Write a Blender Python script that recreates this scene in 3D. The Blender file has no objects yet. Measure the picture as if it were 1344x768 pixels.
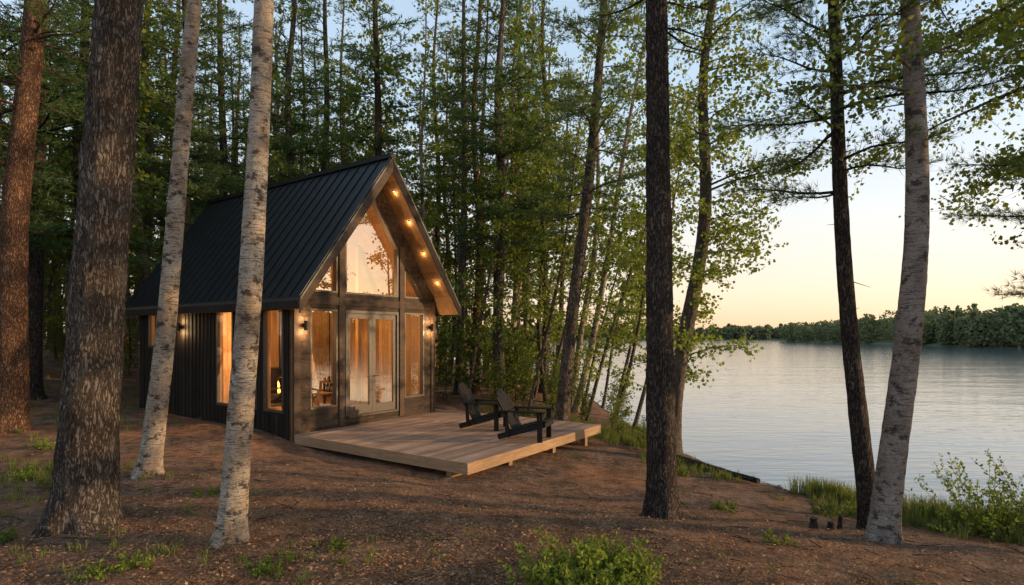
import bpy, math, random
import numpy as np
from mathutils import Vector, Matrix, noise
rng=np.random.default_rng(7); random.seed(7)
scene=bpy.context.scene
ZW=-1.0

# ---------------------------------------------------------------- helpers
class MB:
    def __init__(s): s.v=[];s.f=[];s.n=0
    def add(s,V,F,mat=0,smooth=False):
        V=np.asarray(V,float).reshape(-1,3);F=np.asarray(F,int)
        if len(F)==0:return
        s.v.append(V);s.f.append((F+s.n,mat,smooth));s.n+=len(V)
    def mesh(s,name,mats):
        me=bpy.data.meshes.new(name)
        V=np.concatenate(s.v);me.vertices.add(len(V));me.vertices.foreach_set('co',V.astype(np.float32).ravel())
        L=np.concatenate([f.ravel() for f,_,_ in s.f]);tot=np.concatenate([np.full(len(f),f.shape[1]) for f,_,_ in s.f])
        st=np.concatenate([[0],np.cumsum(tot)[:-1]])
        me.loops.add(len(L));me.loops.foreach_set('vertex_index',L.astype(np.int32))
        me.polygons.add(len(tot));me.polygons.foreach_set('loop_start',st.astype(np.int32))
        me.polygons.foreach_set('material_index',np.concatenate([np.full(len(f),m) for f,m,_ in s.f]).astype(np.int32))
        me.polygons.foreach_set('use_smooth',np.concatenate([np.full(len(f),sm) for f,_,sm in s.f]).astype(bool))
        for m in mats: me.materials.append(m)
        me.update(calc_edges=True)
        return me
    def obj(s,name,mats,parent=None,loc=(0,0,0)):
        o=bpy.data.objects.new(name,s.mesh(name,mats));scene.collection.objects.link(o);o.location=loc
        if parent:o.parent=parent
        return o
    def prism(s,x0,x1,y0,y1,zb0,zb1,zt0,zt1,mat=0):
        V=[(x0,y0,zb0),(x1,y0,zb1),(x1,y1,zb1),(x0,y1,zb0),(x0,y0,zt0),(x1,y0,zt1),(x1,y1,zt1),(x0,y1,zt0)]
        s.add(V,[(0,3,2,1),(4,5,6,7),(0,1,5,4),(1,2,6,5),(2,3,7,6),(3,0,4,7)],mat)
    def box(s,x0,x1,y0,y1,z0,z1,mat=0): s.prism(x0,x1,y0,y1,z0,z0,z1,z1,mat)
    def poly_y(s,P,y0,y1,mat=0):
        n=len(P);V=[(a,y0,b) for a,b in P]+[(a,y1,b) for a,b in P]
        s.add(V,[tuple(range(n)),tuple(range(2*n-1,n-1,-1))],mat)
        s.add(V,[(i,i+n,(i+1)%n+n,(i+1)%n) for i in range(n)],mat)
    def beam(s,p0,p1,w,h,mat=0,up=(0,0,1)):
        p0=Vector(p0);p1=Vector(p1);t=(p1-p0).normalized();u=Vector(up)
        a=t.cross(u).normalized();b=a.cross(t).normalized();V=[]
        for p in(p0,p1):
            for i,j in((-1,-1),(1,-1),(1,1),(-1,1)): V.append(p+a*i*w/2+b*j*h/2)
        s.add([tuple(v) for v in V],[(0,1,2,3),(7,6,5,4),(0,4,5,1),(1,5,6,2),(2,6,7,3),(3,7,4,0)],mat)
    def tube(s,P,R,sides=6,mat=0,cap=False,disp=None):
        P=np.asarray(P,float);R=np.asarray(R,float);n=len(P)
        T=np.gradient(P,axis=0);T/=np.linalg.norm(T,axis=1)[:,None]+1e-9
        ref=np.array([1.,0,0]) if abs(T[:,2]).mean()>.75 else np.array([0,0,1.])
        A=np.cross(T,ref);A/=np.linalg.norm(A,axis=1)[:,None]+1e-9;B=np.cross(T,A)
        th=np.arange(sides)*2*math.pi/sides
        RR=R[:,None]*np.ones((1,sides))
        if disp is not None: RR=RR*disp(th,P)
        V=P[:,None]+RR[:,:,None]*(A[:,None]*np.cos(th)[None,:,None]+B[:,None]*np.sin(th)[None,:,None])
        i=np.arange(n-1)[:,None]*sides;j=np.arange(sides)[None];k=(j+1)%sides
        F=np.stack([i+j,i+sides+j,i+sides+k,i+k],-1).reshape(-1,4)
        s.add(V,F,mat,True)
        if cap:
            s.add(V[-1],[tuple(range(sides))],mat); s.add(V[0],[tuple(range(sides))],mat)
    def cones(s,P0,P1,r,mat=0):
        P0=np.asarray(P0);P1=np.asarray(P1);m=len(P0)
        if m==0:return
        D=unit(P1-P0);A=unit(np.cross(D,np.array([.3,.2,.93])));B=np.cross(D,A);r=np.asarray(r).reshape(-1,1)*np.ones((m,1))
        V=[]
        for k in range(3):
            c,sn=math.cos(k*2.094),math.sin(k*2.094);V.append(P0+r*(A*c+B*sn))
        for k in range(3):
            c,sn=math.cos(k*2.094),math.sin(k*2.094);V.append(P1+.35*r*(A*c+B*sn))
        V=np.stack(V,1);b=np.arange(m)[:,None]*6
        F=np.concatenate([b+np.array([[k,(k+1)%3,(k+1)%3+3,k+3]]) for k in range(3)])
        s.add(V,F,mat,True)
    def needles(s,P,D,K,L,w,spread,mat=1,R=rng):
        P=np.repeat(P,K,0);D=np.repeat(D,K,0)
        d=unit(D+spread*R.normal(size=P.shape));sd=unit(np.cross(d,R.normal(size=P.shape)))
        ln=L*R.uniform(.7,1.2,(len(P),1));P=P+d*.01
        V=np.stack([P-sd*w,P+sd*w,P+d*ln],1);F=np.arange(len(P)*3).reshape(-1,3)
        s.add(V,F,mat)
    def leaves(s,P,D,L,mat=1,R=rng,wid=.42):
        sd=unit(np.cross(D,R.normal(size=P.shape)));n=np.cross(D,sd)
        ln=L*R.uniform(.6,1.2,(len(P),1))
        V=np.stack([P,P+D*ln*.45+sd*ln*wid+n*ln*.1,P+D*ln,P+D*ln*.45-sd*ln*wid+n*ln*.1],1)
        s.add(V,np.arange(len(P)*4).reshape(-1,4),mat)
def unit(a): return a/(np.linalg.norm(a,axis=-1,keepdims=True)+1e-9)
def empty(name,loc=(0,0,0),rz=0):
    o=bpy.data.objects.new(name,None);scene.collection.objects.link(o);o.location=loc;o.rotation_euler=(0,0,rz);return o

# ---------------------------------------------------------------- materials
def newmat(name):
    m=bpy.data.materials.new(name);m.use_nodes=True;nt=m.node_tree;nt.nodes.clear()
    return m,nt,nt.nodes.new('ShaderNodeOutputMaterial')
def nd(nt,t,ins=None,**kw):
    n=nt.nodes.new(t)
    for k,v in kw.items(): setattr(n,k,v)
    if ins:
        for k,v in ins.items():
            if isinstance(v,bpy.types.NodeSocket): nt.links.new(v,n.inputs[k])
            else: n.inputs[k].default_value=v
    return n
def ramp(nt,fac,stops):
    r=nt.nodes.new('ShaderNodeValToRGB');nt.links.new(fac,r.inputs[0]);e=r.color_ramp.elements
    while len(e)<len(stops): e.new(.5)
    for q,(p,c) in zip(e,stops):
        q.position=p;q.color=(c[0],c[1],c[2],1) if hasattr(c,'__len__') else (c,c,c,1)
    return r.outputs[0]
def mapped(nt,scale,src='Object'):
    tc=nd(nt,'ShaderNodeTexCoord');return nd(nt,'ShaderNodeMapping',{'Vector':tc.outputs[src],'Scale':scale}).outputs[0]
def mixc(nt,f,a,b,mode='MIX'):
    n=nd(nt,'ShaderNodeMix',data_type='RGBA',blend_type=mode)
    for s,v in((0,f),(6,a),(7,b)):
        if isinstance(v,bpy.types.NodeSocket): nt.links.new(v,n.inputs[s])
        else: n.inputs[s].default_value=v if s==0 else (*v,1)
    return n.outputs[2]
def math_(nt,op,a,b=0,clamp=False):
    n=nd(nt,'ShaderNodeMath',operation=op,use_clamp=clamp)
    for i,v in((0,a),(1,b)):
        if isinstance(v,bpy.types.NodeSocket): nt.links.new(v,n.inputs[i])
        else:n.inputs[i].default_value=v
    return n.outputs[0]
def princ(nt,out,col,rough=.8,bump=None,dist=.01,strength=1,**kw):
    ins={'Base Color':col if isinstance(col,bpy.types.NodeSocket) else (*col,1),'Roughness':rough}
    ins.update(kw)
    if bump is not None: ins['Normal']=nd(nt,'ShaderNodeBump',{'Height':bump,'Distance':dist,'Strength':strength}).outputs[0]
    p=nd(nt,'ShaderNodeBsdfPrincipled',ins);nt.links.new(p.outputs[0],out.inputs[0]);return p

def bark(name,dark,light,sc=1.0,lich=None):
    m,nt,o=newmat(name)
    v=mapped(nt,(11*sc,11*sc,2.6*sc))
    n0=nd(nt,'ShaderNodeTexNoise',{'Vector':v,'Scale':1.1,'Detail':6,'Roughness':.65})
    sc_=nd(nt,'ShaderNodeVectorMath',{0:n0.outputs['Color'],1:(2.4,2.4,2.4)},operation='MULTIPLY').outputs[0]
    w=nd(nt,'ShaderNodeVectorMath',{0:v,1:sc_},operation='ADD').outputs[0]
    vo=nd(nt,'ShaderNodeTexVoronoi',{'Vector':w,'Scale':2.2},feature='DISTANCE_TO_EDGE')
    fine=nd(nt,'ShaderNodeTexNoise',{'Vector':mapped(nt,(34*sc,34*sc,12*sc)),'Scale':2,'Detail':7,'Roughness':.75})
    big=nd(nt,'ShaderNodeTexNoise',{'Vector':mapped(nt,(2,2,.9)),'Scale':1.6,'Detail':4})
    cr=ramp(nt,vo.outputs[0],[(0,0.),(.26,1.)])
    h=math_(nt,'ADD',math_(nt,'MULTIPLY',cr,.55),math_(nt,'MULTIPLY',fine.outputs[0],.7))
    c=ramp(nt,h,[(.25,tuple(x*.3 for x in dark)),(.6,dark),(.98,light)])
    c=mixc(nt,1,c,ramp(nt,big.outputs[0],[(.3,.62),(.7,1.15)]),'MULTIPLY')
    if lich:
        l=nd(nt,'ShaderNodeTexNoise',{'Vector':mapped(nt,(3,3,1.5)),'Scale':2.0,'Detail':7,'Roughness':.7})
        c=mixc(nt,ramp(nt,l.outputs[0],[(.52,0.),(.68,.5)]),c,lich)
    princ(nt,o,c,.95,h,.04,1.0,**{'Specular IOR Level':.15});return m
M_pine=bark('pine_bark',(.09,.07,.057),(.28,.225,.185),1.0,(.16,.15,.125))
M_pine_red=bark('pine_bark_red',(.14,.075,.045),(.36,.21,.13),1.2)
M_dark=bark('dark_bark',(.055,.043,.036),(.18,.142,.118),1.3)
M_gray=bark('gray_bark',(.13,.10,.078),(.30,.245,.20),1.5,(.22,.2,.165))
def birch(name,base,warm):
    m,nt,o=newmat(name)
    a=nd(nt,'ShaderNodeTexNoise',{'Vector':mapped(nt,(5,5,60)),'Scale':1.5,'Detail':3,'Roughness':.6})
    b=nd(nt,'ShaderNodeTexNoise',{'Vector':mapped(nt,(4.5,4.5,6)),'Scale':1.5,'Detail':8,'Roughness':.7})
    l=nd(nt,'ShaderNodeTexNoise',{'Vector':mapped(nt,(2,2,1.2)),'Scale':2,'Detail':5})
    c=mixc(nt,ramp(nt,l.outputs[0],[(.35,0.),(.65,1.)]),base,warm)
    c=mixc(nt,ramp(nt,a.outputs[0],[(.53,0.),(.62,.85)]),c,(.10,.075,.06))
    c=mixc(nt,ramp(nt,b.outputs[0],[(.525,0.),(.60,.92)]),c,(.05,.04,.034))
    g=nd(nt,'ShaderNodeTexNoise',{'Vector':mapped(nt,(20,20,30)),'Scale':2,'Detail':6,'Roughness':.7})
    c=mixc(nt,.85,c,ramp(nt,g.outputs[0],[(.3,.3),(.7,1.)]),'MULTIPLY')
    h=math_(nt,'SUBTRACT',g.outputs[0],math_(nt,'MULTIPLY',b.outputs[0],1.2))
    princ(nt,o,c,.85,h,.014,.9,**{'Specular IOR Level':.2});return m
M_birch=birch('birch_bark',(.52,.45,.37),(.33,.245,.17))
M_birch_gray=birch('birch_bark_gray',(.35,.30,.265),(.21,.17,.14))
def foliage(name,cols,trans=.4,nscale=.6,gloss=.04):
    m,nt,o=newmat(name)
    g=nd(nt,'ShaderNodeNewGeometry');oi=nd(nt,'ShaderNodeObjectInfo')
    n=nd(nt,'ShaderNodeTexNoise',{'Vector':g.outputs['Position'],'Scale':nscale,'Detail':2})
    f=math_(nt,'ADD',math_(nt,'MULTIPLY',g.outputs['Random Per Island'],.45),math_(nt,'MULTIPLY',n.outputs[0],.55))
    f=math_(nt,'ADD',f,math_(nt,'MULTIPLY',math_(nt,'SUBTRACT',oi.outputs['Random'],.5),.3))
    c=ramp(nt,f,[(.2+.6*i/(len(cols)-1),q) for i,q in enumerate(cols)])
    d=nd(nt,'ShaderNodeBsdfDiffuse',{'Color':c});t=nd(nt,'ShaderNodeBsdfTranslucent',{'Color':mixc(nt,.5,c,(.26,.28,.05))})
    x=nd(nt,'ShaderNodeMixShader',{0:trans,1:d.outputs[0],2:t.outputs[0]})
    nt.links.new(x.outputs[0],o.inputs[0]);return m
M_needle=foliage('pine_needles',[(.04,.085,.04),(.085,.15,.055),(.18,.23,.075)],.38)
M_leaf=foliage('aspen_leaves',[(.09,.14,.022),(.19,.26,.04),(.36,.38,.08)],.5)
M_leafdk=foliage('maple_leaves',[(.055,.09,.02),(.11,.16,.032),(.21,.24,.05)],.45)
M_grass=foliage('grass_blades',[(.06,.09,.018),(.13,.17,.04),(.28,.25,.10)],.4,1.5)
M_far=foliage('far_foliage',[(.10,.135,.075),(.14,.17,.09),(.19,.21,.125)],.25,.15,0)  # paler greens, with aerial haze over the lake put into the colour
M_litter=foliage('needle_litter',[(.09,.045,.026),(.28,.145,.075),(.5,.30,.16)],.1,2.0)

def wood(name,c1,c2,scale=(3,3,30),rough=.6,bumpd=.003,island=.25,spec=.35):
    m,nt,o=newmat(name);g=nd(nt,'ShaderNodeNewGeometry')
    v=mapped(nt,scale)
    off=nd(nt,'ShaderNodeVectorMath',{0:v},operation='ADD');cx=nd(nt,'ShaderNodeCombineXYZ',{0:math_(nt,'MULTIPLY',g.outputs['Random Per Island'],17),1:math_(nt,'MULTIPLY',g.outputs['Random Per Island'],31)})
    nt.links.new(cx.outputs[0],off.inputs[1])
    a=nd(nt,'ShaderNodeTexNoise',{'Vector':off.outputs[0],'Scale':1,'Detail':6,'Roughness':.65,'Distortion':.6})
    c=ramp(nt,a.outputs[0],[(.3,c1),(.7,c2)])
    k=ramp(nt,g.outputs['Random Per Island'],[(0,1-island),(1,1.)])
    c=mixc(nt,1,c,k,'MULTIPLY')
    st=nd(nt,'ShaderNodeTexNoise',{'Vector':mapped(nt,(1,1,1)),'Scale':1.3,'Detail':5});c=mixc(nt,1,c,ramp(nt,st.outputs[0],[(.3,.75),(.6,1.)]),'MULTIPLY')
    princ(nt,o,c,rough,a.outputs[0],bumpd,.6,**{'Specular IOR Level':spec});return m
M_deck=wood('deck_boards',(.25,.165,.12),(.45,.31,.225),(1.2,25,25),.7,.003,.5,.25)
M_deckf=wood('deck_fascia',(.27,.16,.085),(.45,.29,.165),(2,2,22),.65,spec=.2)
M_siding=wood('black_siding',(.014,.011,.009),(.038,.029,.023),(22,22,1.5),.75,.004,.5,.15)
M_front=wood('charred_boards',(.032,.021,.014),(.10,.066,.044),(2,20,18),.7,.004,.5,.2)
M_barge=wood('bargeboard',(.05,.033,.022),(.12,.08,.055),(3,20,8),.7,spec=.2)
M_cedar=wood('cedar',(.20,.10,.04),(.38,.21,.095),(3,14,3),.6,.002,.35,.2)
M_cedarv=wood('cedar_wall',(.34,.17,.065),(.58,.34,.155),(14,14,1.2),.5,.002,.35)
M_chair=wood('chair_paint',(.012,.010,.009),(.028,.023,.02),(8,8,8),.6,spec=.15)
def simple(name,col,rough=.5,metal=0,noise_s=20,var=.3,emit=None,es=0):
    m,nt,o=newmat(name)
    n=nd(nt,'ShaderNodeTexNoise',{'Vector':mapped(nt,(1,1,1)),'Scale':noise_s,'Detail':4})
    c=ramp(nt,n.outputs[0],[(.3,tuple(x*(1-var) for x in col)),(.7,col)])
    kw={'Metallic':metal}
    if emit: kw['Emission Color']=(*emit,1);kw['Emission Strength']=es
    princ(nt,o,c,rough,n.outputs[0],.002,.3,**kw);return m
M_roof=simple('metal_roof',(.014,.016,.019),.45,.4,3,.25)
M_black=simple('black_metal',(.015,.014,.013),.4,.5)
M_frame=simple('window_frame',(.065,.047,.034),.5,.1)
M_lamp=simple('lamp_glow',(.9,.6,.3),.5,0,5,.1,(1,.62,.28),14)
M_fire=simple('fire_glow',(.9,.3,.05),.5,0,5,.1,(1,.33,.05),9)
M_floor=wood('interior_floor',(.2,.11,.05),(.35,.2,.1),(2,20,2),.4)
M_stone=simple('rock',(.2,.19,.175),.9,0,6,.5)
M_conc=simple('foundation',(.06,.055,.05),.9,0,8)
def glass(name,base):
    m,nt,o=newmat(name);fr=nd(nt,'ShaderNodeLayerWeight',{'Blend':.5})
    p5=math_(nt,'MULTIPLY',math_(nt,'POWER',fr.outputs['Facing'],4.0),.9)
    f=math_(nt,'ADD',p5,base,True);tr=nd(nt,'ShaderNodeBsdfTransparent',{'Color':(.96,.96,.95,1)});gl=nd(nt,'ShaderNodeBsdfGlossy',{'Color':(.95,.95,.95,1),'Roughness':0.0})
    mx=nd(nt,'ShaderNodeMixShader',{0:f,1:tr.outputs[0],2:gl.outputs[0]});nt.links.new(mx.outputs[0],o.inputs[0]);return m
M_glass=glass('window_glass',.2);M_glass2=glass('clear_glass',.04)
m,nt,o=newmat('lake_water')
g=nd(nt,'ShaderNodeNewGeometry')
mp=nd(nt,'ShaderNodeMapping',{'Vector':g.outputs['Position'],'Scale':(.4,1.4,1),'Rotation':(0,0,.25)}).outputs[0]
a=nd(nt,'ShaderNodeTexNoise',{'Vector':mp,'Scale':2.4,'Detail':3,'Roughness':.5,'Distortion':.4})
b=nd(nt,'ShaderNodeTexNoise',{'Vector':mp,'Scale':.25,'Detail':2})
h=math_(nt,'ADD',math_(nt,'MULTIPLY',a.outputs[0],.36),b.outputs[0])
princ(nt,o,(.09,.12,.14),.09,h,.10,.5,IOR=1.75);M_water=m
m,nt,o=newmat('forest_floor');g=nd(nt,'ShaderNodeNewGeometry');P=g.outputs['Position']
a=nd(nt,'ShaderNodeTexNoise',{'Vector':P,'Scale':.5,'Detail':6,'Roughness':.6})
b=nd(nt,'ShaderNodeTexNoise',{'Vector':P,'Scale':9,'Detail':8,'Roughness':.75})
e=nd(nt,'ShaderNodeTexVoronoi',{'Vector':P,'Scale':38})
c=ramp(nt,b.outputs[0],[(.3,(.055,.034,.024)),(.5,(.175,.105,.07)),(.7,(.34,.22,.15))])
c=mixc(nt,ramp(nt,a.outputs[0],[(.44,0.),(.6,.75)]),c,(.30,.14,.068))
mo=nd(nt,'ShaderNodeTexNoise',{'Vector':P,'Scale':.9,'Detail':7,'Roughness':.7})
c=mixc(nt,ramp(nt,mo.outputs[0],[(.56,0.),(.67,.6)]),c,(.075,.09,.028))
dk=nd(nt,'ShaderNodeTexNoise',{'Vector':P,'Scale':2.3,'Detail':5,'Roughness':.65})
c=mixc(nt,1,c,ramp(nt,dk.outputs[0],[(.35,.5),(.6,1.15)]),'MULTIPLY')
c=mixc(nt,.5,c,ramp(nt,e.outputs['Color'],[(0,.5),(1,1.)]),'MULTIPLY')
sx=nd(nt,'ShaderNodeSeparateXYZ',{0:P})
c=mixc(nt,ramp(nt,math_(nt,'ADD',sx.outputs[2],1.2),[(.15,1.),(.4,0.)]),c,(.03,.025,.02))
h=math_(nt,'ADD',b.outputs[0],math_(nt,'MULTIPLY',e.outputs[0],.5))
princ(nt,o,c,.95,h,.035,1,**{'Specular IOR Level':.15});M_ground=m

# ---------------------------------------------------------------- cabin frame of reference
AZ=math.radians(55.2);CX,CY=-4.92,12.8
def to_local(x,y):
    dx,dy=x-CX,y-CY;c,s=math.cos(AZ),math.sin(AZ);return dx*c+dy*s,-dx*s+dy*c
# ---------------------------------------------------------------- terrain
_ys=np.linspace(-80,400,2401)
_xs=np.interp(_ys,[-80,-20,0,5,8.5,9.6,10.9,12,15,18.4,27,40,60,100,200,400],[90,36,17,12,8.6,7.4,6.2,5.3,4.7,4.35,3.9,2.5,-4,-40,-200,-500])
k=np.ones(9)/9;_xs=np.convolve(np.pad(_xs,4,'edge'),k,'valid')
_g=np.gradient(_xs,_ys)
_R=np.random.default_rng(3);_W=[(_R.normal(size=2),_R.uniform(0,6.28)) for _ in range(24)]
def wav(x,y,f,i0,n=6):
    s=0
    for (d,p) in _W[i0:i0+n]: s=s+np.sin((d[0]*x+d[1]*y)*f+p)
    return s/n
def sst(t): t=np.clip(t,0,1);return t*t*(3-2*t)
def shore_d(x,y):
    wob=.25*wav(x*0,y,1.6,0,4)
    return (np.interp(y,_ys,_xs)+wob-x)/np.sqrt(1+np.interp(y,_ys,_g)**2)
def H(x,y):
    x=np.asarray(x,float);y=np.asarray(y,float);d=shore_d(x,y)
    land=ZW+1.0*(1-np.exp(-np.maximum(d,0)/1.9))
    a,b=to_local(x,y)
    land=land-.27*sst((1.6-b)/2.8)*sst((y-5.3)/4)*sst((a+3.0)/3.0)*sst(d/2)
    land=land-.05*sst((a+1.2)/1.5)*sst((6-a)/1.5)
    t=np.clip((-x-9+ .15*(y-12))/30,0,1);land=land+1.6*t*t*(3-2*t)*np.clip(d/10,0,1)
    amp=np.clip(d/2,0,1);near=np.exp(-((x+3)**2+(y-13)**2)/80)
    cal=1-.7*sst((a+1)/1)*sst((6-a)/1)*sst((b+6)/1)*sst((9-b)/1)
    land=land+amp*cal*(.035*wav(x,y,1.8,0)+.02*wav(x,y,5,6)+(.14*(1-near))*wav(x,y,.45,12))
    return np.where(d>0,land,np.maximum(ZW+d*.3,-4))
N=420;u=np.linspace(-1,1,N);gx=2.6*np.sinh(7*u);gy=10+2.6*np.sinh(7*u)
X,Y=np.meshgrid(gx,gy);Z=H(X,Y);i=np.arange(N-1)[:,None]*N+np.arange(N-1)[None]
F=np.stack([i,i+1,i+N+1,i+N],-1).reshape(-1,4)
mb=MB();mb.add(np.stack([X,Y,Z],-1),F,0,True);mb.obj('ground',[M_ground])
mb=MB();mb.add([(-1400,-1400,ZW),(1400,-1400,ZW),(1400,1400,ZW),(-1400,1400,ZW)],[(0,1,2,3)]);mb.obj('lake_water',[M_water])

def far(name,pts,inl,count,depth,hr,seed,leaf=.55):
    R=np.random.default_rng(seed);pts=np.array(pts,float);inl=np.array(inl,float)
    mb=MB();offs=np.array([0,4,15,50,160,400]);zz=np.array([-1.3,-.3,.6,1.5,3,4])*1.0
    s=np.linspace(0,len(pts)-1,60);C=np.stack([np.interp(s,range(len(pts)),pts[:,k]) for k in(0,1)],-1)
    V=np.stack([np.concatenate([C+inl*o,np.full((60,1),z)],1) for o,z in zip(offs,zz)],1)
    i=np.arange(59)[:,None]*6+np.arange(5)[None];F=np.stack([i,i+1,i+7,i+6],-1).reshape(-1,4)
    mb.add(V,F,0,True);mb.obj('hill',[M_far])
    mb=MB();PP=[]
    for q_ in range(count):
        t=(len(pts)-1)*min(.9999,(q_+R.uniform(0,1))/count);c=np.array([np.interp(t,range(len(pts)),pts[:,k]) for k in(0,1)])
        dd=depth*R.uniform(0,1)**1.5+1;c=c+inl*dd;h=R.uniform(*hr)*(1+.25*dd/depth)*(1+.12*math.sin(t*5)+.1*math.sin(t*17));w=h*R.uniform(.28,.48)
        pointy=R.random()<.2
        n=330;th=R.uniform(0,6.28,n);q=R.uniform(0,1,n)
        rad=w*((1-q)**.8+.06 if pointy else np.sqrt(np.clip(1-(q*1.9-.9)**2,0,1)))*R.uniform(.6,1.08,n)*(1+.25*np.sin(3*th+5*q*3))
        if pointy:rad=rad*.6
        z=-.2+q*h*(1.15 if pointy else 1)
        PP.append(np.stack([c[0]+rad*np.cos(th),c[1]+rad*np.sin(th),z],-1))
    P=np.concatenate(PP);mb.leaves(P,unit(R.normal(size=P.shape)),leaf,0,R,.5);mb.obj(name,[M_far])
far('distant_treeline',[(175,10),(135,70),(121,110),(120,140),(127,190),(142,305)],(.98,.1),380,34,(6.6,8.8),11,.9)
far('distant_treeline',[(-320,450),(-150,435),(-40,428),(60,420),(200,430),(420,470)],(0,1),430,40,(6.0,8),12,1.9)

# ---------------------------------------------------------------- trees
def trunk_path(h,lean,zr,R,wob=.05,n=40):
    z=np.concatenate([np.linspace(-.35,1.2,14),np.linspace(1.2,h,n)[1:]])
    p=R.uniform(0,6.28,4);f=R.uniform(.35,.8,2)
    zc=np.maximum(z,0)
    x=lean[0]*zc/zr+wob*(np.sin(zc*f[0]+p[0])-math.sin(p[0]))
    y=lean[1]*zc/zr+wob*(np.sin(zc*f[1]+p[1])-math.sin(p[1]))
    return np.stack([x,y,z],-1)
def trunk(mb,h,r0,lean,zr,R,sides=12,wob=.05,flare=.5,hero=0,mat=0):
    P=trunk_path(h,lean,zr,R,wob)
    if hero:
        zz=np.concatenate([np.arange(-.35,7.5,.05),np.linspace(7.5,h,20)]);P=np.stack([np.interp(zz,P[:,2],P[:,k]) for k in(0,1)]+[zz],-1)
    z=np.maximum(P[:,2],0);rad=r0*(1-.82*(z/h)**1.1)
    rad=np.maximum(rad,.012)
    so=R.uniform(0,100);ph=R.uniform(0,6.28)
    def disp(th,P):
        z=P[:,2][:,None];fl=1+flare*np.exp(-np.maximum(z,-.1)/.16)*(1+.55*np.cos(4*th[None]+ph)+.3*np.cos(7*th[None]+ph*2))+.12*np.exp(-np.maximum(z,0)/.7)
        if hero:
            D=np.zeros((len(z),len(th)))
            for a in range(len(z)):
                for b in range(len(th)):
                    c,s=math.cos(th[b]),math.sin(th[b]);zz=z[a,0]
                    D[a,b]=hero*(1.6*abs(noise.noise((c*4+so,s*4,zz*2.2)))+.9*noise.noise((c*12,s*12+so,zz*9)))+.05*noise.noise((c*1.2,s*1.2,zz*1.0+so))
            fl=fl+D
        else: fl=fl+.04*np.sin(3*th[None]+z*1.3+ph)
        return fl
    mb.tube(P,rad,sides,mat,False,disp)
    return P,rad
def interpP(P,z): return np.array([np.interp(z,P[:,2],P[:,0]),np.interp(z,P[:,2],P[:,1]),z])
def gen_pine(mb,seed,h,r0,cs,blen,lean=(0,0),zr=6,sides=12,hero=0,dens=1.0,K=8,nl=.13,nw=.0045,wob=.06,gap=.5,flare=.5,stubs=True,topw=.25):
    R=np.random.default_rng(seed);P,rad=trunk(mb,h,r0,lean,zr,R,sides,wob,flare,hero)
    T0=[];T1=[];TR=[];NP=[];ND=[];z=cs
    while z<h-.2:
        fr=(z-cs)/(h-cs);Lm=blen*((1-fr)**.75*(1-topw)+topw*(1-fr))*min(1,.6+fr*3)
        for _ in range(R.integers(2,5) if z<h-1 else 4):
            az=R.uniform(0,6.28);L=max(.3,Lm*R.uniform(.5,1.15));c0=interpP(P,z+R.uniform(-.15,.15))
            el=R.uniform(-.08,.22)+.5*fr;n=7;s=np.linspace(0,1,n);bend=R.uniform(-.3,.3)
            a=az+bend*s;hx=np.cumsum(np.cos(a))/n*L;hy=np.cumsum(np.sin(a))/n*L;hx-=hx[0];hy-=hy[0]
            zz=L*(math.sin(el)*s-.22*s**2+.16*s**3)+.04*np.sin(s*7+az)
            Q=np.stack([c0[0]+hx,c0[1]+hy,c0[2]+zz],-1)
            mb.tube(Q,(.010+.008*L)*(1-.88*s),5,0)
            nt_=max(2,int(L/.2*dens))
            for q in range(nt_*2):
                t=.18+.82*(q//2+R.uniform(0,1))/nt_
                if t>1:t=1
                if R.random()<.1: continue
                b=np.array([np.interp(t,s,Q[:,k]) for k in range(3)]);sg=1 if q%2 else -1
                da=az+bend*t+sg*R.uniform(.5,1.15);tl=(.22+.36*(1-t)*L*.8)*R.uniform(.6,1.2);tl=min(tl,1.0)
                d=np.array([math.cos(da),math.sin(da),R.uniform(-.12,.3)]);d/=np.linalg.norm(d)
                e=b+d*tl;T0.append(b);T1.append(e);TR.append(.004+.003*tl)
                m=max(2,int(tl/.085));tt=np.linspace(.12,1,m)[:,None]
                NP.append(b+d*tl*tt+R.normal(size=(m,3))*.03);ND.append(np.repeat((d*1.0+np.array([0,0,.25]))[None],m,0))
        z+=gap*R.uniform(.6,1.3)
    if stubs:
        for _ in range(int(cs*1.6)):
            zz=R.uniform(1.6,cs);az=R.uniform(0,6.28);L=R.uniform(.1,.45);c0=interpP(P,zz);d=np.array([math.cos(az),math.sin(az),R.uniform(-.2,.3)])
            T0.append(c0);T1.append(c0+d*(L+r0*.7));TR.append(.007+.006*L)
    mb.cones(T0,T1,TR,0)
    NP=np.concatenate(NP);ND=unit(np.concatenate(ND));mb.needles(NP,ND,K,nl,nw,.55,1,R)
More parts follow.
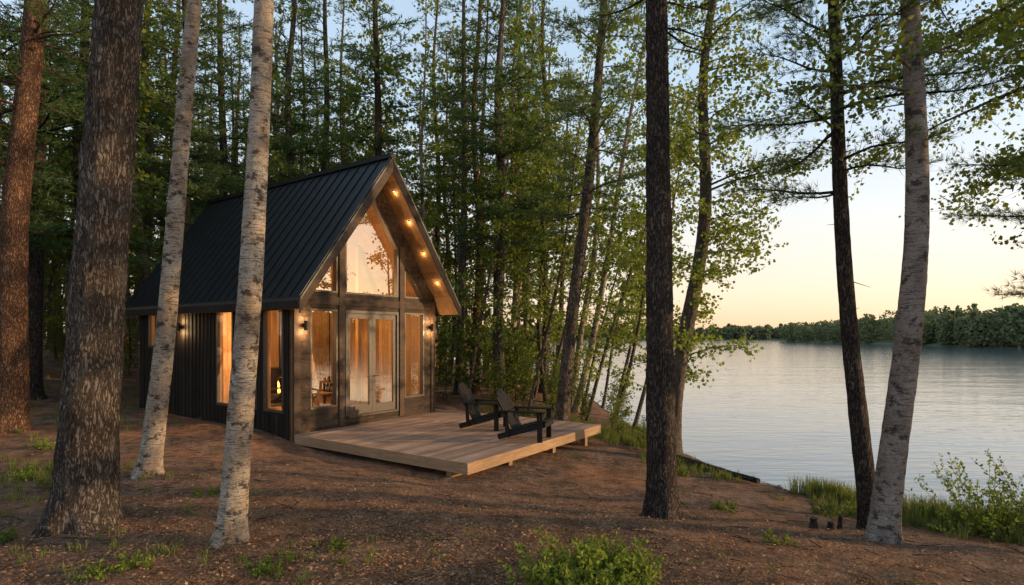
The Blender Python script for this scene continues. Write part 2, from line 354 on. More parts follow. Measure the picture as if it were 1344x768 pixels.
def gen_leafy(mb,seed,h,r0,cs,blen,lean=(0,0),zr=6,sides=12,hero=0,leaf=.075,dens=1.0,wob=.1,gap=.3,flare=.3,up=.6,per=.05):
    R=np.random.default_rng(seed);P,rad=trunk(mb,h,r0,lean,zr,R,sides,wob,flare,hero)
    T0=[];T1=[];TR=[];LP=[];z=cs
    while z<h:
        fr=(z-cs)/max(.1,h-cs);L=max(.35,blen*(math.sin(math.pi*min(1,.18+.75*fr))**.8)*R.uniform(.45,1.15))
        az=R.uniform(0,6.28);el=up*R.uniform(.6,1.3);c0=interpP(P,z);n=6;s=np.linspace(0,1,n);a=az+R.uniform(-.6,.6)*s
        hx=np.cumsum(np.cos(a))/n*L*math.cos(el);hy=np.cumsum(np.sin(a))/n*L*math.cos(el);hx-=hx[0];hy-=hy[0]
        Q=np.stack([c0[0]+hx,c0[1]+hy,c0[2]+L*(math.sin(el)*s-.2*s*s)],-1)
        rr=.005+.008*L
        mb.tube(Q,rr*(1-.88*s),5,0)
        nt_=max(3,int(L/.11*dens))
        for q in range(nt_):
            t=.15+.85*R.uniform(0,1);b=np.array([np.interp(t,s,Q[:,k]) for k in range(3)])
            d=unit(np.array([math.cos(az),math.sin(az),.2])*.5+R.normal(size=3)*np.array([.8,.8,.45]));tl=R.uniform(.25,.75)*(.5+.25*L)
            tl=min(tl,.9);T0.append(b);T1.append(b+d*tl);TR.append(.002+.0025*tl)
            m=max(3,int(tl/per));tt=R.uniform(.1,1.05,m)[:,None];LP.append(b+d*tl*tt+R.normal(size=(m,3))*.06)
        z+=gap*R.uniform(.5,1.4)
    mb.cones(T0,T1,TR,0);LP=np.concatenate(LP)
    D=unit(R.normal(size=LP.shape)+np.array([0,0,-.5]));mb.leaves(LP,D,leaf,1,R)

def place(name,mb_or_mesh,mats,x,y,rz=0,sc=1,parent=None):
    me=mb_or_mesh if not isinstance(mb_or_mesh,MB) else mb_or_mesh.mesh(name,mats)
    o=bpy.data.objects.new(name,me);scene.collection.objects.link(o);o.location=(x,y,float(H(x,y))-.02)
    o.rotation_euler=(0,0,rz);o.scale=(sc,sc,sc)
    if parent:o.parent=parent
    return o
def hp(name,x,y,mat,**kw):
    mb=MB();gen_pine(mb,**kw);return place(name,mb,[mat,M_needle],x,y)
def hl(name,x,y,mat,lm,**kw):
    mb=MB();gen_leafy(mb,**kw);return place(name,mb,[mat,lm],x,y)
hp('pine_tree',-4.98,6.6,M_pine,seed=1,h=19,r0=.29,cs=7.2,blen=2.6,lean=(.42,0),zr=6.1,sides=64,hero=.07,flare=.35,dens=.5,K=5,nw=.007,stubs=False,wob=.03)
hp('pine_tree',-11.1,12.6,M_pine_red,seed=2,h=20,r0=.29,cs=6.0,blen=3.2,lean=(.55,0),zr=9.5,sides=32,hero=.05,flare=.3,dens=.8,K=5,nw=.009,wob=.05)
hl('birch_tree',-5.72,8.95,M_birch,M_leaf,seed=3,h=16,r0=.15,cs=7.6,blen=2.2,lean=(.86,0),zr=7.5,sides=32,hero=.035,flare=.5,wob=.07,gap=.5)
hl('birch_tree',-2.97,6.0,M_birch,M_leaf,seed=4,h=15,r0=.13,cs=6.8,blen=2,lean=(.35,0),zr=5.8,sides=40,hero=.035,flare=.45,wob=.05,gap=.5)
hp('pine_tree',2.03,7.7,M_dark,seed=5,h=18,r0=.19,cs=6.7,blen=2.2,lean=(-.1,0),zr=6.7,sides=48,hero=.07,flare=.35,dens=.5,K=5,nw=.007,wob=.02,stubs=False)
hl('aspen_tree',3.75,13.3,M_gray,M_leaf,seed=6,h=15,r0=.19,cs=1.9,blen=2.9,lean=(.95,.1),zr=10,sides=24,hero=.05,flare=.4,wob=.14,gap=.22,leaf=.10,up=.3,dens=1.2,per=.045)
hp('pine_tree',1.43,16.5,M_pine,seed=7,h=20,r0=.2,cs=5.8,blen=3.4,lean=(1.2,0),zr=12,sides=20,flare=.3,dens=1.0,wob=.05,nw=.009,K=6,nl=.16)
hp('pine_tree',4.86,7.7,M_dark,seed=8,h=13,r0=.12,cs=4.7,blen=2.7,lean=(-.42,.1),zr=6.6,sides=32,hero=.05,flare=.25,dens=1.4,wob=.04,K=10,gap=.42,nw=.004)
hl('birch_tree',4.5,6.9,M_birch_gray,M_leafdk,seed=9,h=14,r0=.15,cs=5.3,blen=3.0,lean=(.33,.1),zr=6.2,sides=40,hero=.045,flare=.35,wob=.08,gap=.28,up=.15,dens=1.3,per=.04)
hp('pine_tree',8.5,6.5,M_pine,seed=10,h=12,r0=.18,cs=2.9,blen=4.3,lean=(.3,0),zr=6,sides=20,flare=.3,dens=1.3,wob=.05,K=11,gap=.42,nw=.004)
hl('maple_tree',8.9,9.0,M_gray,M_leafdk,seed=14,h=12,r0=.13,cs=5.0,blen=4.4,lean=(.3,0),zr=6,sides=16,wob=.1,gap=.22,up=.08,leaf=.09,dens=1.5,per=.04)
mids=[('b',-.22,24,.5,5),('b',.15,25.5,1.0,5),('p',-2.0,21.5,.1,0),('p',-1.6,26,.2,0),('p',-.9,29,.2,0),
 ('s',2.5,19,1.4,1),('s',3.1,17.6,1.0,2),('s',3.6,20,.8,3),('s',.9,22.5,1.2,4),('s',1.7,26,1.6,5),('s',3.1,29,.7,6),('s',3.5,16.6,.9,7),('s',2.9,23,1.1,8),('b',2.3,20.8,1.8,6),('s',-.6,20.5,.4,9),('s',.5,18.4,.9,10),('p',2.6,33,.3,1),('s',-1.5,19.4,.7,11),('s',3.9,24.5,1.2,12)]
for q,(kd,x,y,le,sd) in enumerate(mids):
    if kd=='b': hl('birch_tree',x,y,M_birch,M_leaf,seed=40+q,h=17,r0=.13,cs=5,blen=2.4,lean=(le,0),zr=9,sides=10,wob=.15,leaf=.13,dens=.8,per=.075)
    elif kd=='p': hp('pine_tree',x,y,M_pine,seed=40+q,h=19,r0=.17,cs=5.5,blen=2.3,lean=(le,0),zr=9,sides=10,dens=.65,nl=.17,nw=.012,K=4)
    else: hl('aspen_tree',x,y,M_gray,M_leaf,seed=40+q,h=8.2+(q*37%40)/10,r0=.065,cs=1.4,blen=1.9,lean=(le,0),zr=5,sides=8,wob=.12,leaf=.12,dens=1.0,gap=.28,up=.45,per=.065)
protos={}
def proto(key,mats,fn,**kw):
    mb=MB();fn(mb,**kw);protos[key]=mb.mesh(key,mats)
proto('pA',[M_pine,M_needle],gen_pine,seed=101,h=21,r0=.2,cs=6.0,blen=3.3,nl=.22,nw=.02,K=4,dens=.6,wob=.1)
proto('pB',[M_pine_red,M_needle],gen_pine,seed=102,h=19,r0=.17,cs=7.5,blen=3.0,nl=.22,nw=.02,K=4,dens=.6,wob=.12)
proto('pC',[M_dark,M_needle],gen_pine,seed=103,h=22,r0=.22,cs=4.5,blen=3.5,nl=.22,nw=.02,K=4,dens=.6,wob=.08)
proto('yA',[M_dark,M_needle],gen_pine,seed=104,h=8,r0=.08,cs=.9,blen=1.9,nl=.2,nw=.018,K=4,dens=.7,wob=.04,gap=.38,stubs=False)
proto('lA',[M_birch,M_leaf],gen_leafy,seed=105,h=16,r0=.12,cs=4.0,blen=2.7,leaf=.18,dens=.7,wob=.2,lean=(.5,.2),per=.095)
proto('lB',[M_gray,M_leafdk],gen_leafy,seed=106,h=11,r0=.1,cs=2,blen=2.6,leaf=.18,dens=.7,wob=.2,lean=(-.3,.3),per=.095)
proto('sh',[M_gray,M_leafdk],gen_leafy,seed=107,h=2.2,r0=.025,cs=.15,blen=1.0,leaf=.10,dens=1.2,wob=.1,gap=.11,up=.9,per=.055,flare=0)
forest=empty('forest')
pts=[];R=random.Random(5)
def ok(x,y,md):
    if float(shore_d(x,y))<1.2: return False
    a,b=to_local(x,y)
    if -2.2<a<6.5 and -7<b<9.8: return False
    for p in pts:
        if (p[0]-x)**2+(p[1]-y)**2<md*md: return False
    return True
def scatter(n,xr,yr,keys,md,sc=(.85,1.2),cond=None):
    c=0;t=0
    while c<n and t<n*40:
        t+=1;x=R.uniform(*xr);y=R.uniform(*yr)
        if cond and not cond(x,y): continue
        if not ok(x,y,md): continue
        pts.append((x,y));k=R.choice(keys)
        place({'p':'pine','y':'young_pine','l':'birch','s':'shrub'}[k[0]],protos[k],None,x,y,R.uniform(0,6.28),R.uniform(*sc),forest);c+=1
for x,y,k_ in[(-14.5,16,'pC'),(-16,12.8,'pA'),(-18,18,'pC'),(-11.5,19.8,'pC'),(-8.6,22.3,'pA'),(-13.2,21,'lA'),(-5.6,23.2,'pC')]:
    pts.append((x,y));place('pine' if k_[0]=='p' else 'birch',protos[k_],None,x,y,x*3,1.0,forest)
scatter(42,(-34,2.5),(19,46),['pA','pB','pC','pA','lA','lA'],2.4)
scatter(36,(-42,-9.5),(13,50),['pA','pB','pC'],2.0,cond=lambda x,y:x<-9.5-(y-13)*.15 and not(-13<x and y<16))
scatter(34,(-60,0),(46,80),['pA','pC','yA','lB'],2.8)
scatter(48,(-55,1),(30,60),['yA','lB','yA'],1.8,(.8,1.3))
scatter(18,(-12,3.2),(20,34),['lA','lB','lB'],1.3)
scatter(26,(-26,-8),(20,34),['yA','lB','lB'],1.3,(.5,.9))
scatter(50,(-8,4),(18,36),['sh'],.6,(.6,1.2))
scatter(26,(-30,-12),(17,40),['sh'],1,(.5,1.0))
for x,y,s in[(2.9,15.7,.45),(2.1,17.2,.6),(1.3,18.3,.7),(.4,19.3,.8),(3.3,14.2,.35),(3.0,17.0,.6),(-.5,18.6,.7),(3.6,18.6,.7)]:
    place('shrub',protos['sh'],None,x,y,x*7,s)
def shrub(x,y,seed,h,w,n,leaf,mat):
    R=np.random.default_rng(seed);mb=MB();T0=[];T1=[];LP=[];LD=[]
    for _ in range(n):
        b=np.array([R.normal()*w*.35,R.normal()*w*.35,-.02]);d=unit(np.array([b[0]*1.1/w,b[1]*1.1/w,1])+R.normal(size=3)*.18);L=h*R.uniform(.5,1.1);p=b
        for s in range(6):
            d=unit(d+R.normal(size=3)*.09);e=p+d*L/6;T0.append(p);T1.append(e);p=e
            if s>0:
                for _ in range(7):
                    LP.append(p-d*L/6*R.random()+R.normal(size=3)*.012);LD.append(unit(R.normal(size=3)+d*.7))
    mb.cones(T0,T1,.0035,0);mb.leaves(np.array(LP),np.array(LD),leaf,1,R,.28);return place('shrub',mb,[M_gray,mat],x,y)
shrub(.45,4.85,1,.50,.35,55,.06,M_leaf);shrub(.95,4.95,2,.44,.35,50,.055,M_leaf);shrub(.7,5.2,12,.36,.3,40,.05,M_leafdk)
shrub(7.0,8.3,3,1.15,.6,60,.06,M_leaf);shrub(7.9,8.0,4,1.4,.6,70,.06,M_leafdk);shrub(7.4,7.6,5,.5,.5,50,.05,M_leaf)
for q,(x,y,h_,n_) in enumerate([(-2.2,5.3,.14,16),(-1.8,5.9,.12,12),(-3.6,5.2,.16,16),(-6.6,8.3,.25,22),(-7.4,8.8,.3,24),(-8.2,8.6,.28,24),(-4.2,7.9,.14,12),(2.9,6.2,.12,10),(3.2,8.6,.16,14),(4.9,8.9,.25,20),(5.6,9.3,.3,22),(3.4,11.6,.25,18),(-9,11,.3,22),(-5.4,6.0,.18,14)]):
    shrub(x,y,60+q,h_,.25,n_,.04,M_leafdk if q%2 else M_leaf)

# grass
def grass(patches,name='grass'):
    R=np.random.default_rng(21);mb=MB()
    for x,y,r,n,h in patches:
        k=max(1,n//22);cx=x+R.normal(size=k)*r;cy=y+R.normal(size=k)*r*.8
        bx=np.repeat(cx,22)+R.normal(size=k*22)*.035;by=np.repeat(cy,22)+R.normal(size=k*22)*.035
        bz=H(bx,by)-.01;keep=bz>ZW-.12
        P=np.stack([bx,by,bz],-1)[keep];m=len(P)
        if m==0: continue
        a=R.uniform(0,6.28,m);hh=h*R.uniform(.4,1.15,m)[:,None]
        out=np.stack([np.cos(a),np.sin(a),0*a],-1);sd=np.stack([-np.sin(a),np.cos(a),0*a],-1)*(.0035+.004*hh)
        b=R.uniform(.1,.6,m)[:,None];up=np.array([0,0,1.])
        m1=P+up*hh*.6+out*hh*b*.25;t=P+up*hh*(1-.25*b)+out*hh*b*.8
        V=np.stack([P-sd,P+sd,m1+sd*.8,m1-sd*.8,t],1);i=np.arange(m)[:,None]*5
        mb.add(V,np.concatenate([i+np.array([[0,1,2,3]])]),0);
        mb.add(V,i+np.array([[3,2,4]]),0)
    mb.obj(name,[M_grass])
pt=[(-7.6,9,.8,1100,.2),(-8.6,8.2,.8,1000,.22),(-6.2,8.4,.5,350,.13),(-2.1,5.5,.35,350,.11),(-3.7,5.4,.4,300,.12),(-1.5,6.0,.5,180,.07),(-4.4,5.9,.3,200,.12),(-6.8,7,.6,500,.17),(-3.9,7.2,.5,120,.09),(1.8,5.6,.5,150,.06),
 (6.0,10.7,.28,1500,.42),(6.5,10.2,.35,1400,.3),(7.3,9.2,.5,2600,.42),(8.0,8.7,.5,2200,.5),(6.6,9.0,.5,1400,.22),(5.9,9.6,.5,900,.18),(7.4,8.2,.6,1400,.25),(3.1,14.8,.35,900,.3),(3.5,13.2,.3,800,.25),(2.7,15.8,.5,1200,.35),(3.9,12.3,.35,600,.2),(1.9,17,.8,1500,.35),(.2,18.5,1,1500,.35),(4.3,11.6,.3,500,.2),(3.8,15.5,.3,900,.4),(3.7,17,.3,900,.4),(-10,12,1.2,800,.15),(-12,14,1.5,900,.18),(-9,14.5,1,400,.12),(-14,18,3,1500,.25),(-6,7.6,.4,150,.1)]
grass(pt)
# litter
mb=MB();n=90000;x=np.concatenate([rng.uniform(-9,7,n),rng.normal(-1,3,n//2)]);y=np.concatenate([4.3+rng.uniform(0,1,n)**1.5*13,4.3+abs(rng.normal(0,2.5,n//2))])
a,b=to_local(x,y);keep=(shore_d(x,y)>.1)&~((a>-.1)&(a<5.3)&(b>-5.1)&(b<8))
x=x[keep];y=y[keep];P=np.stack([x,y,H(x,y)+.006+rng.uniform(0,.012,len(x))],-1)
d=unit(np.stack([rng.normal(size=len(x)),rng.normal(size=len(x)),rng.normal(size=len(x))*.18],-1))
q=len(x)*3//4;sd=unit(np.cross(d[:q],np.array([0,0,1.])));ln=rng.uniform(.04,.12,(q,1))
mb.add(np.stack([P[:q]-sd*.0022,P[:q]+sd*.0022,P[:q]+d[:q]*ln],1),np.arange(q*3).reshape(-1,3),0)
dd=d[q:];sd=unit(np.cross(dd,np.array([0,0,1.]))+rng.normal(size=dd.shape)*.35);ln=rng.uniform(.015,.045,(len(dd),1));p=P[q:]+np.array([0,0,.004])
mb.add(np.stack([p,p+dd*ln*.5+sd*ln*.35,p+dd*ln,p+dd*ln*.5-sd*ln*.35],1),np.arange(len(dd)*4).reshape(-1,4),0)
m_=1100;tx=rng.uniform(-9,7,m_);ty=4.4+rng.uniform(0,1,m_)**1.3*11;a,b=to_local(tx,ty);kk=(shore_d(tx,ty)>.2)&~((a>-.1)&(a<5.3)&(b>-5.1)&(b<8));tx=tx[kk];ty=ty[kk];an=rng.uniform(0,6.28,len(tx));tl=rng.uniform(.08,.4,len(tx))
ex=tx+np.cos(an)*tl;ey=ty+np.sin(an)*tl
mb.cones(np.stack([tx,ty,H(tx,ty)+.01],-1),np.stack([ex,ey,H(ex,ey)+rng.uniform(.01,.05,len(tx))],-1),rng.uniform(.003,.008,len(tx)),1)
mb.obj('leaf_litter',[M_litter,M_dark])
def rock(x,y,r,seed):
    bpy.ops.mesh.primitive_ico_sphere_add(subdivisions=4,radius=r);o=bpy.context.object;o.name='rock';o.data.name='rock'
    for v in o.data.vertices:
        q=v.co/r;v.co*=1+.35*noise.noise(q*1.3+Vector((seed,0,0)))+.1*noise.noise(q*4+Vector((seed,3,0)));v.co.z*=.55
    for p in o.data.polygons:p.use_smooth=True
    o.data.materials.append(M_stone);o.location=(x,y,float(H(x,y)));o.rotation_euler=(0,0,seed)
for i_,(x,y,r) in enumerate([(4.5,12.5,.16),(4.9,11.9,.12),(3.9,14.6,.13),(5.3,11.3,.1),(4.1,11.9,.08),(5.7,10.9,.09),(6.9,10.0,.1)]): rock(x,y,r,i_*2.3)
mb=MB();s=np.linspace(0,1,14);mb.tube(np.stack([3.75+s*1.15,13.2-s*1.9,H(3.75+s*1.15,13.2-s*1.9)+.08],-1),.085-.03*s,12,0,True);mb.obj('fallen_log',[M_dark])
for x,y,hh,r in[(4.0,7.55,.16,.05),(4.2,7.5,.13,.045),(4.38,7.6,.2,.03)]:
    mb=MB();mb.tube([(0,0,-.1),(0,0,0),(.005,0,hh*.5),(.01,0,hh)],[r*1.5,r*1.2,r,r*.95],14,0,True);place('tree_stump',mb,[M_dark],x,y)

# ---------------------------------------------------------------- cabin
cabin=empty('cabin',(CX,CY,0),AZ)
W,D=4.65,7.74;AP=W/2;SL=1.388
def ruf(s): return 6.45-SL*abs(s-AP)
def gls(s): return 5.78-SL*abs(s-AP)
def strips(brk,ops,zb,zt):
    brk=sorted(set(round(b,4) for b in brk))
    for a,b in zip(brk[:-1],brk[1:]):
        if b-a<.004: continue
        mid=(a+b)/2;segs=[];o_=sorted([o for o in ops if o[0]<=mid<=o[1]],key=lambda o:o[2](mid))
        lo=(zb(a),zb(b))
        for o in o_:
            segs.append((lo,(o[2](a),o[2](b))));lo=(o[3](a),o[3](b))
        segs.append((lo,(zt(a),zt(b))))
        for l,h in segs:
            if (h[0]-l[0])+(h[1]-l[1])>.01: yield a,b,l[0],l[1],max(h[0],l[0]),max(h[1],l[1])
k_=lambda v:(lambda s:v)
F_ops=[(.44,1.21,k_(.47),k_(2.82)),(1.44,3.21,k_(.16),k_(2.82)),(3.44,4.21,k_(.47),k_(2.82)),
 (.52,1.21,k_(3.22),gls),(1.44,3.21,k_(3.22),gls),(3.44,4.13,k_(3.22),gls)]
fb=[0,.44,.52,1.21,1.44,AP,3.21,3.44,4.13,4.21,W]
mb=MB()
for a,b,l0,l1,h0,h1 in strips(fb,F_ops,k_(-.4),ruf): mb.prism(a,b,.03,.16,l0,l1,h0,h1,0)
mb.obj('front_wall',[M_cedarv],cabin)
mb=MB();bands=np.arange(-.4,6.6,.145)
def clipboards(mb,a,b,l0,l1,h0,h1):
    for z in bands:
        n=1 if abs(h0-h1)<1e-3 and abs(l0-l1)<1e-3 else max(1,int((b-a)/.06))
        for q in range(n):
            s0=a+(b-a)*q/n;s1=a+(b-a)*(q+1)/n;t0=(s0-a)/(b-a);t1=(s1-a)/(b-a)
            L0,L1=l0+(l1-l0)*t0,l0+(l1-l0)*t1;H0,H1=h0+(h1-h0)*t0,h0+(h1-h0)*t1
            zb0,zb1=max(z,L0),max(z,L1);zt0,zt1=min(z+.138,H0),min(z+.138,H1)
            if zt0>zb0 or zt1>zb1: mb.prism(s0,s1,0,.028,min(zb0,zt0),min(zb1,zt1),max(zt0,zb0 if zt0<zb0 else zt0),max(zt1,zb1 if zt1<zb1 else zt1),0)
for a,b,l0,l1,h0,h1 in strips(fb,F_ops,k_(-.4),ruf): clipboards(mb,a,b,l0,l1,h0,h1)
mb.obj('front_siding',[M_front],cabin)
mb=MB()
for s in(0.0,W-.16): mb.box(s,s+.16,-.035,-.002,-.4,3.16,0)
for s in(1.245,3.245): mb.box(s,s+.16,-.04,-.002,.0,gls(s+.08)+.2,0)
mb.box(.17,W-.17,-.03,-.001,2.93,3.12,0)
mb.obj('front_posts',[M_barge],cabin)
S_ops=[(.37,1.13,k_(.43),k_(2.82)),(1.45,2.2,k_(.43),k_(2.82)),(2.5,3.26,k_(.43),k_(2.82)),(6.5,7.1,k_(1.86),k_(2.82))]
sb=[0,D];[sb.extend(o[:2]) for o in S_ops]
mb=MB()
for a,b,l0,l1,h0,h1 in strips(sb,S_ops,k_(-.4),k_(3.2)):
    a_,b_=max(a,.165),min(b,D-.0)
    if b_>a_: mb.box(.03,.16,a_,b_,l0,h0,0)
mb.obj('side_wall',[M_cedarv],cabin)
mb=MB();bd=np.arange(0,D+.01,.19);ss=sorted(set(list(np.round(bd,4))+[o[0] for o in S_ops]+[o[1] for o in S_ops]+[D]))
for a,b,l0,l1,h0,h1 in strips(ss,S_ops,k_(-.4),k_(3.2)):
    e0=.004 if min(abs(bd-a))<.001 else 0;e1=.004 if min(abs(bd-b))<.001 else 0
    mb.box(0.0,.028,a+e0+(.002 if a==0 else 0),b-e1,l0,h0,0)
for t in bd[1:-1]:
    l,h=-.4,3.2
    if not any(o[0]-.05<t<o[1]+.05 for o in S_ops): mb.box(-.014,-.001,t-.018,t+.018,l,h,0)
    else:
        z0=.36 if t<6 else 1.8
        mb.box(-.014,-.001,t-.018,t+.018,l,z0,0);mb.box(-.014,-.001,t-.018,t+.018,2.90,h,0)
mb.obj('side_siding',[M_siding],cabin)
mb=MB()
mb.box(W-.16,W-.001,.165,D-.17,-.4,3.2,0)
n=12
for q in range(n):
    s0=W*q/n+.001;s1=W*(q+1)/n
    for lo,hi in((s0,min(s1,AP)),(max(s0,AP),s1)):
        if hi-lo>.002: mb.prism(lo,hi,D-.16,D-.002,-.4,-.4,ruf(lo),ruf(hi),0)
mb.obj('rear_walls',[M_siding],cabin)
mb=MB();mb.box(.17,W-.17,.17,D-.2,.0,.16,0);mb.obj('floor',[M_floor],cabin)
mb=MB()
s=.17
while s<W-.2:
    e=min(s+.14,W-.17)
    for lo,hi in((s,min(e,AP)),(max(s,AP),e)):
        if hi-lo>.002: mb.prism(lo,hi-.004,4.6,4.7,.165,.165,ruf(lo)-.03,ruf(hi)-.03,0)
    s=e
y=.17
while y<4.5: mb.box(W-.2,W-.165,y,min(y+.136,4.59),.165,3.15,0);y+=.14
mb.obj('interior_wall',[M_cedarv],cabin)
mb=MB();mb.box(1.95,2.75,3.75,4.25,.42,.50,0);mb.box(1.95,2.75,3.75,4.25,1.16,1.24,0);mb.box(1.95,2.03,3.75,4.25,.5,1.16,0);mb.box(2.67,2.75,3.75,4.25,.5,1.16,0);mb.box(2.03,2.67,4.17,4.25,.5,1.16,0);mb.box(1.7,3.0,3.5,4.5,.165,.2,1)
for a in(2.0,2.7):
    for b in(3.8,4.2): mb.box(a-.025,a+.025,b-.025,b+.025,.2,.42,0)
mb.tube([(2.35,4.05,1.23),(2.35,4.05,ruf(2.35)-.05)],[.08,.08],14,0);mb.obj('wood_stove',[M_black,M_conc],cabin)
mb=MB()
for q in range(9):
    x=2.08+q*.068;hh=.22+.28*abs(math.sin(q*2.3))*(1-abs(q-4)/7);mb.tube([(x,3.9,.51),(x+.015,3.895,.51+hh*.4),(x-.01,3.9,.51+hh*.8),(x,3.9,.51+hh)],[.04,.045,.025,.002],8,0)
mb.obj('fire',[M_fire],cabin)
mb=MB()
for x in(1.15,3.5): mb.box(x-.06,x+.06,1.9,2.02,.165,ruf(x)-.02,0)
mb.beam((.2,1.96,3.1),(W-.2,1.96,3.1),.1,.16,0);mb.beam((1.0,.3,.2),(1.5,1.85,2.9),.09,.09,0)
mb.obj('interior_posts',[M_cedarv],cabin)
def inchair(x,y,rz,par):
    mb=MB();mb.box(-.3,.3,-.28,.28,.3,.42,1);mb.beam((-.26,0,.4),(-.42,0,1.0),.56,.08,1,(1,0,0))
    for a in(-.27,.27):
        for b in(-.25,.25): mb.beam((a,b,0),(a*.9,b,.32),.04,.04,0,(1,0,0))
        mb.beam((-.35,a,.6),(.3,a,.6),.06,.04,0);mb.beam((.27,a,.0),(.27,a,.6),.04,.04,0,(1,0,0))
    o=mb.obj('armchair',[M_black,M_chair],par);o.location=(x,y,.165);o.rotation_euler=(0,0,rz)
inchair(1.0,1.3,.6,cabin);inchair(2.9,2.3,2.5,cabin);inchair(1.2,2.9,.2,cabin)
mb=MB();mb.box(-.45,.45,-.3,.3,.4,.44,0)
for a in(-.4,.4):
    for b in(-.25,.25): mb.box(a-.02,a+.02,b-.02,b+.02,0,.4,0)
o_=mb.obj('coffee_table',[M_floor],cabin);o_.location=(2.0,2.0,.165)
mbg=MB();mbf=MB();t_=.045
# panes are single sheets set in their frames
def pane_front(a,b,z0,z1,y=.085): mbg.add([(a-.01,y,z0-.01),(b+.01,y,z0-.01),(b+.01,y,z1+.01),(a-.01,y,z1+.01)],[(0,1,2,3)],0)
for a,b,z0,z1 in((.44,1.21,.47,2.82),(3.44,4.21,.47,2.82)):
    pane_front(a+t_,b-t_,z0+t_,z1-t_)
    mbf.box(a+.001,a+t_,-.012,.12,z0+.001,z1-.001);mbf.box(b-t_,b-.001,-.012,.12,z0+.001,z1-.001);mbf.box(a+t_,b-t_,-.012,.12,z0+.001,z0+t_);mbf.box(a+t_,b-t_,-.012,.12,z1-t_,z1-.001)
a,b=1.44,3.21;mbf.box(a+.001,a+.06,-.02,.12,.17,2.819);mbf.box(b-.06,b-.001,-.02,.12,.17,2.819);mbf.box(a+.06,b-.06,-.02,.12,2.75,2.819);mbf.box(a+.06,b-.06,-.06,.12,.161,.2)
mid=(a+b)/2
for p,q in((a+.065,mid-.003),(mid+.003,b-.065)):
    mbf.box(p,p+.1,.02,.08,.205,2.745);mbf.box(q-.1,q,.02,.08,.205,2.745);mbf.box(p+.1,q-.1,.02,.08,.205,.42);mbf.box(p+.1,q-.1,.02,.08,2.62,2.745)
    pane_front(p+.1,q-.1,.42,2.62,.045)
mbf.tube([(mid-.06,.02,1.15),(mid-.06,-.04,1.15),(mid-.06,-.045,1.15),(mid-.17,-.045,1.15)],[.012]*4,8,0);mbf.tube([(mid+.06,.02,1.15),(mid+.06,-.04,1.15),(mid+.06,-.045,1.15),(mid+.17,-.045,1.15)],[.012]*4,8,0)
def gp(P): mbg.add([(a,.085,b) for a,b in P],[tuple(range(len(P)))],0)
gp([(1.44,3.22),(3.21,3.22),(3.21,gls(3.21)),(AP,gls(AP)),(1.44,gls(1.44))])
gp([(.52,3.22),(1.21,3.22),(1.21,gls(1.21)),(.52,gls(.52))])
gp([(3.44,3.22),(4.13,3.22),(4.13,gls(4.13)),(3.44,gls(3.44))])
for a,b in((.52,1.21),(1.44,3.21),(3.44,4.13)):
    mbf.box(a+t_,b-t_,-.012,.12,3.221,3.22+t_)
    za,zb=gls(a),gls(b)
    if za-3.22>.1: mbf.box(a+.001,a+t_,-.012,.12,3.221,za-.0)
    if zb-3.22>.1: mbf.box(b-t_,b-.001,-.012,.12,3.221,zb-.0)
    ed=[(a,b)] if not(a<AP<b) else [(a,AP),(AP,b)]
    for p,q in ed: mbf.poly_y([(p,gls(p)-.085),(q,gls(q)-.085),(q,gls(q)-.002),(p,gls(p)-.002)],-.014,.121)
for a,b,f0,f1 in S_ops:
    z0,z1=f0(0),f1(0);mbg.add([(.035,a+t_-.01,z0+t_-.01),(.035,a+t_-.01,z1-t_+.01),(.035,b-t_+.01,z1-t_+.01),(.035,b-t_+.01,z0+t_-.01)],[(0,1,2,3)],1)
    mbf.box(-.022,.05,a-.02,a+t_,z0-.02,z1+.02);mbf.box(-.022,.05,b-t_,b+.02,z0-.02,z1+.02);mbf.box(-.022,.05,a+t_,b-t_,z0-.02,z0+t_);mbf.box(-.022,.05,a+t_,b-t_,z1-t_,z1+.02)
mbg.obj('window_glass',[M_glass,M_glass2],cabin);mbf.obj('window_frames',[M_frame],cabin)
y0,y1=-.71,8.1;mb=MB();ms=MB()
def rz(s,o=0): return 6.7-SL*abs(s-AP)-o
EV=.33
for sg in(-1,1):
    e=AP+sg*(AP+EV);P=[(AP,rz(AP)),(e,rz(e)),(e,rz(e,.07)),(AP,rz(AP,.07))]
    mb.poly_y(P,y0-.03,y1,0)
    y=y0
    while y<y1:
        mb.poly_y([(AP,rz(AP)+.045),(e,rz(e)+.045),(e,rz(e)-.0),(AP,rz(AP)-.0)],y,y+.022,0);y+=.38
    L=AP+EV;nb=22
    for q in range(nb):
        s0=AP+sg*(L*q/nb+.002);s1=AP+sg*(L*(q+1)/nb-.002)
        ms.poly_y([(s0,rz(s0,.08)),(s1,rz(s1,.08)),(s1,rz(s1,.22)),(s0,rz(s0,.22))],y0+.001,y1-.05,0)
mb.box(AP-.09,AP+.09,y0-.035,y1+.01,6.655,6.765,0)
mb.obj('metal_roof',[M_roof],cabin);ms.obj('soffit',[M_cedar],cabin)
mb=MB()
for sg in(-1,1):
    e=AP+sg*(AP+EV+.01)
    mb.poly_y([(AP,rz(AP,.075)),(e,rz(e,.075)),(e,rz(e,.33)),(AP,rz(AP,.40))],y0-.025,y0-.001,0 if sg<0 else 1)
    mb.poly_y([(e,rz(e,.06)),(e+sg*.025,rz(e,.06)),(e+sg*.025,rz(e,.24)),(e,rz(e,.24))],y0-.02,y1,1)
    mb.poly_y([(AP,rz(AP,.075)),(e,rz(e,.075)),(e,rz(e,.33)),(AP,rz(AP,.40))],y1-.045,y1-.02,0)
mb.obj('bargeboards',[M_barge,M_siding],cabin)
